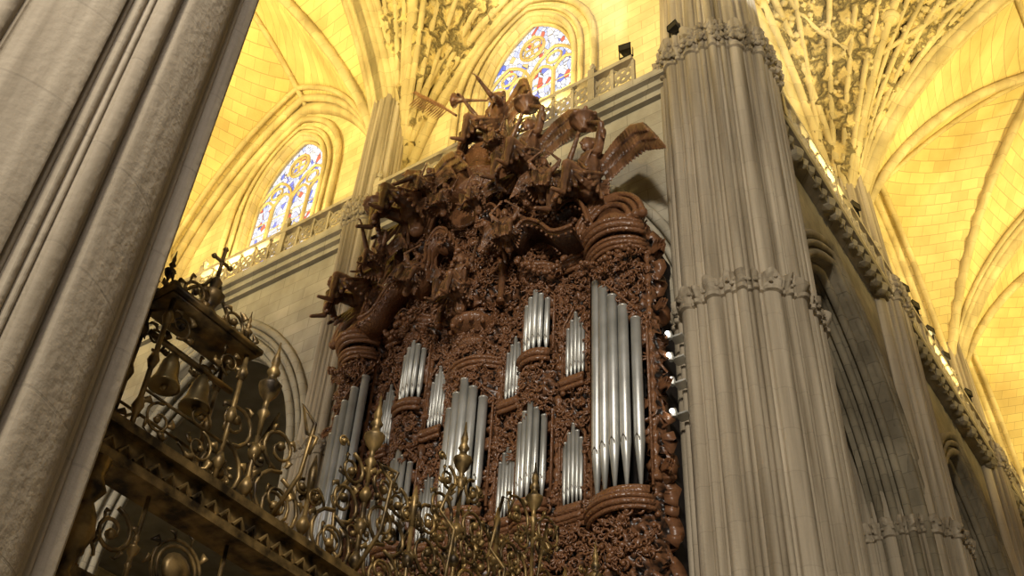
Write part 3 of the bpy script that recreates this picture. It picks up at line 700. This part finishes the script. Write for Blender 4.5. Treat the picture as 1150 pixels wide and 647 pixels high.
for d in (-.15,.15):
    scroll(4.2,4.95,.15,pi/2,1.3,1,.014,d); scroll(4.62,4.95,.15,pi/2,1.3,-1,.014,d)
    scroll(4.12,5.85,.12,-pi/2,1.3,1,.014,d); scroll(4.7,5.85,.12,-pi/2,1.3,-1,.014,d)
    mb.tube([G(3.98,5.12,d),G(4.85,5.12,d)],.014,5)
mb.box(GX-.2,GX+.2,3.92,4.91,6.05,6.09); mb.box(GX-.23,GX+.23,3.88,4.95,6.09,6.14); mb.box(GX-.02,GX+.02,3.95,4.9,5.72,5.76)
for s in (1,-1):
    for d in (-.1,.1):
        scroll(4.42+s*.22,6.3,.15,-pi/2,1.4,s,.017,d); scroll(4.42+s*.42,6.22,.08,-pi/2,1.2,s,.014,d)
    urn(4.42+s*.47,6.38,.45)
    mb.tube([G(4.42+s*.42,6.16),G(4.42+s*.2,6.45),G(4.42+s*.1,6.55),G(4.42+s*.05,6.66)],.018,5)
mb.lathe(G(4.42,0),[(.1,6.14),(.12,6.25),(.05,6.35),(.08,6.43),(.12,6.5),(.04,6.58),(.06,6.66),(.02,6.72)],10)
mb.box(GX-.012,GX+.012,4.407,4.433,6.7,7.06); mb.box(GX-.012,GX+.012,4.32,4.52,6.9,6.925)
for y,z in ((4.32,6.912),(4.52,6.912),(4.42,7.07)): mb.ball(G(y,z),.028,6,5)
mb.obj('scrollwork',M_gold,gate,True)
mb=MB()
for y in (4.24,4.58):
    mb.lathe(G(y,5.38),[(.02,.31),(.045,.30),(.055,.26),(.075,.22),(.085,.15),(.095,.08),(.13,0),(.135,-.02),(.115,-.01)],18)
    mb.ball(G(y,5.36),.03); mb.tube([G(y,5.62),G(y,5.74)],.015,5)
mb.obj('bells',M_bronze,gate,True)
# ------------------------------------------------------------ light fixtures
def flood(loc,yaw,s=1.0):
    e=empty('floodlight'); mb=MB()
    mb.add([(-.16,-.12,-.12),(.16,-.12,-.12),(.16,-.12,.12),(-.16,-.12,.12),(-.1,.12,-.08),(.1,.12,-.08),(.1,.12,.08),(-.1,.12,.08)],[(4,5,6,7),(0,1,5,4),(1,2,6,5),(2,3,7,6),(3,0,4,7)])
    mb.box(-.18,-.165,-.03,.03,-.28,.02); mb.box(.165,.18,-.03,.03,-.28,.02); mb.box(-.18,.18,-.03,.03,-.3,-.28); mb.box(-.03,.03,-.03,.03,-.42,-.3)
    mb.obj('housing',M_black,e); g=MB(); g.quad((-.14,-.11,-.1),(.14,-.11,-.1),(.14,-.11,.1),(-.14,-.11,.1)); g.obj('lens',M_black,e)
    e.location=loc; e.rotation_euler=(0,0,yaw); e.scale=(s,)*3
flood((-8.5,15.9,25.27),.2,s=1.1); flood((-5.45,16.7,24.7),.8); flood((-6.9,15.6,24.7),-.3)
for y in (24.6,28.9,29.9,31.4,33.0,35.5): flood((-5.5,y,25.28),1.2,s=1.1)
for k,(z,x) in enumerate(((14.4,-7.5),(13.85,-7.5),(13.25,-7.5),(12.5,-7.5))):
    e=empty('accent_lamp'); mb=MB(); mb.box(x-.01,x+.25,15.5,15.75,z-.02,z+.02); mb.lathe((x,15.45,z),[(.05,-.09),(.07,0),(.05,.09)],10); mb.obj('bracket',M_pipe,e)
    mb=MB(); mb.ball((x,15.36,z),.045,8,6); mb.obj('bulb',M_bulb,e)
# ------------------------------------------------------------ lights
def area(name,loc,target,size,power,col,sy=None,spread=180):
    l=bpy.data.lights.new(name,'AREA'); l.energy=power; l.size=size; l.color=col; l.spread=math.radians(spread)
    if sy: l.shape='RECTANGLE'; l.size_y=sy
    o=bpy.data.objects.new(name,l); S.collection.objects.link(o); o.location=loc
    o.rotation_euler=(Vector(target)-Vector(loc)).to_track_quat('-Z','Y').to_euler(); return o
Y=(1,.79,.33)
for x in (-12,-23,-34):
    area('nave_uplight',(x,3.2,24.5),(x,16.5,33),1.2,1060,Y,None,110)
    area('nave_uplight',(x,16.6,24.3),(x,10,37),2.5,450,Y,.6)
for y in (22,32.5,43,54):
    area('transept_uplight',(7.5,y,24.5),(-5,y,34),.9,980,Y,None,110)
    area('transept_uplight',(-6.2,y,24.3),(2,y,37),2.0,280,Y,.6)
area('crossing_uplight',(1,9,24),(0,12,38),3,240,Y)
area('daylight_south',(5,-12,17),(-11,16,17),2.2,5500,(1,.92,.79))
area('near_pillar_fill',(4,-6,14),(-7,2,8),3,330,(1,.94,.95),None,100)  # added unseen fill lamp that brightens the near left pillar
area('shaft_spot',(-3.5,13.5,24.5),(-5.9,16.4,29),.4,260,(.9,.95,1),None,60)
area('north_wall_fill',(-20,3.6,17),(-22,16,18),1.5,400,(1,.92,.80),None,130)  # unseen lamp added to lift the left stretch of the north wall
area('aisle_fill',(-27,22,15),(-24,30,10),2.5,300,(1,.95,.88))  # added lamp inside the aisle, brightens its back wall behind the arch
w=bpy.data.worlds.new('World'); S.world=w; w.use_nodes=True
w.node_tree.nodes['Background'].inputs[0].default_value=(.9,.82,.70,1); w.node_tree.nodes['Background'].inputs[1].default_value=.11
# ------------------------------------------------------------ camera
cam=bpy.data.cameras.new('camera'); co=bpy.data.objects.new('camera',cam); S.collection.objects.link(co)
f=Vector((-.4404,.5928,.6740)).normalized(); r=Vector((.8279,.5587,.0485)); r=(r-f*r.dot(f)).normalized(); u=r.cross(f)
co.matrix_world=Matrix(((r.x,u.x,-f.x,0),(r.y,u.y,-f.y,0),(r.z,u.z,-f.z,0),(0,0,0,1)))
cam.sensor_width=36; cam.lens=1250/1150*36; cam.clip_end=300
S.camera=co
S.view_settings.view_transform='Standard'
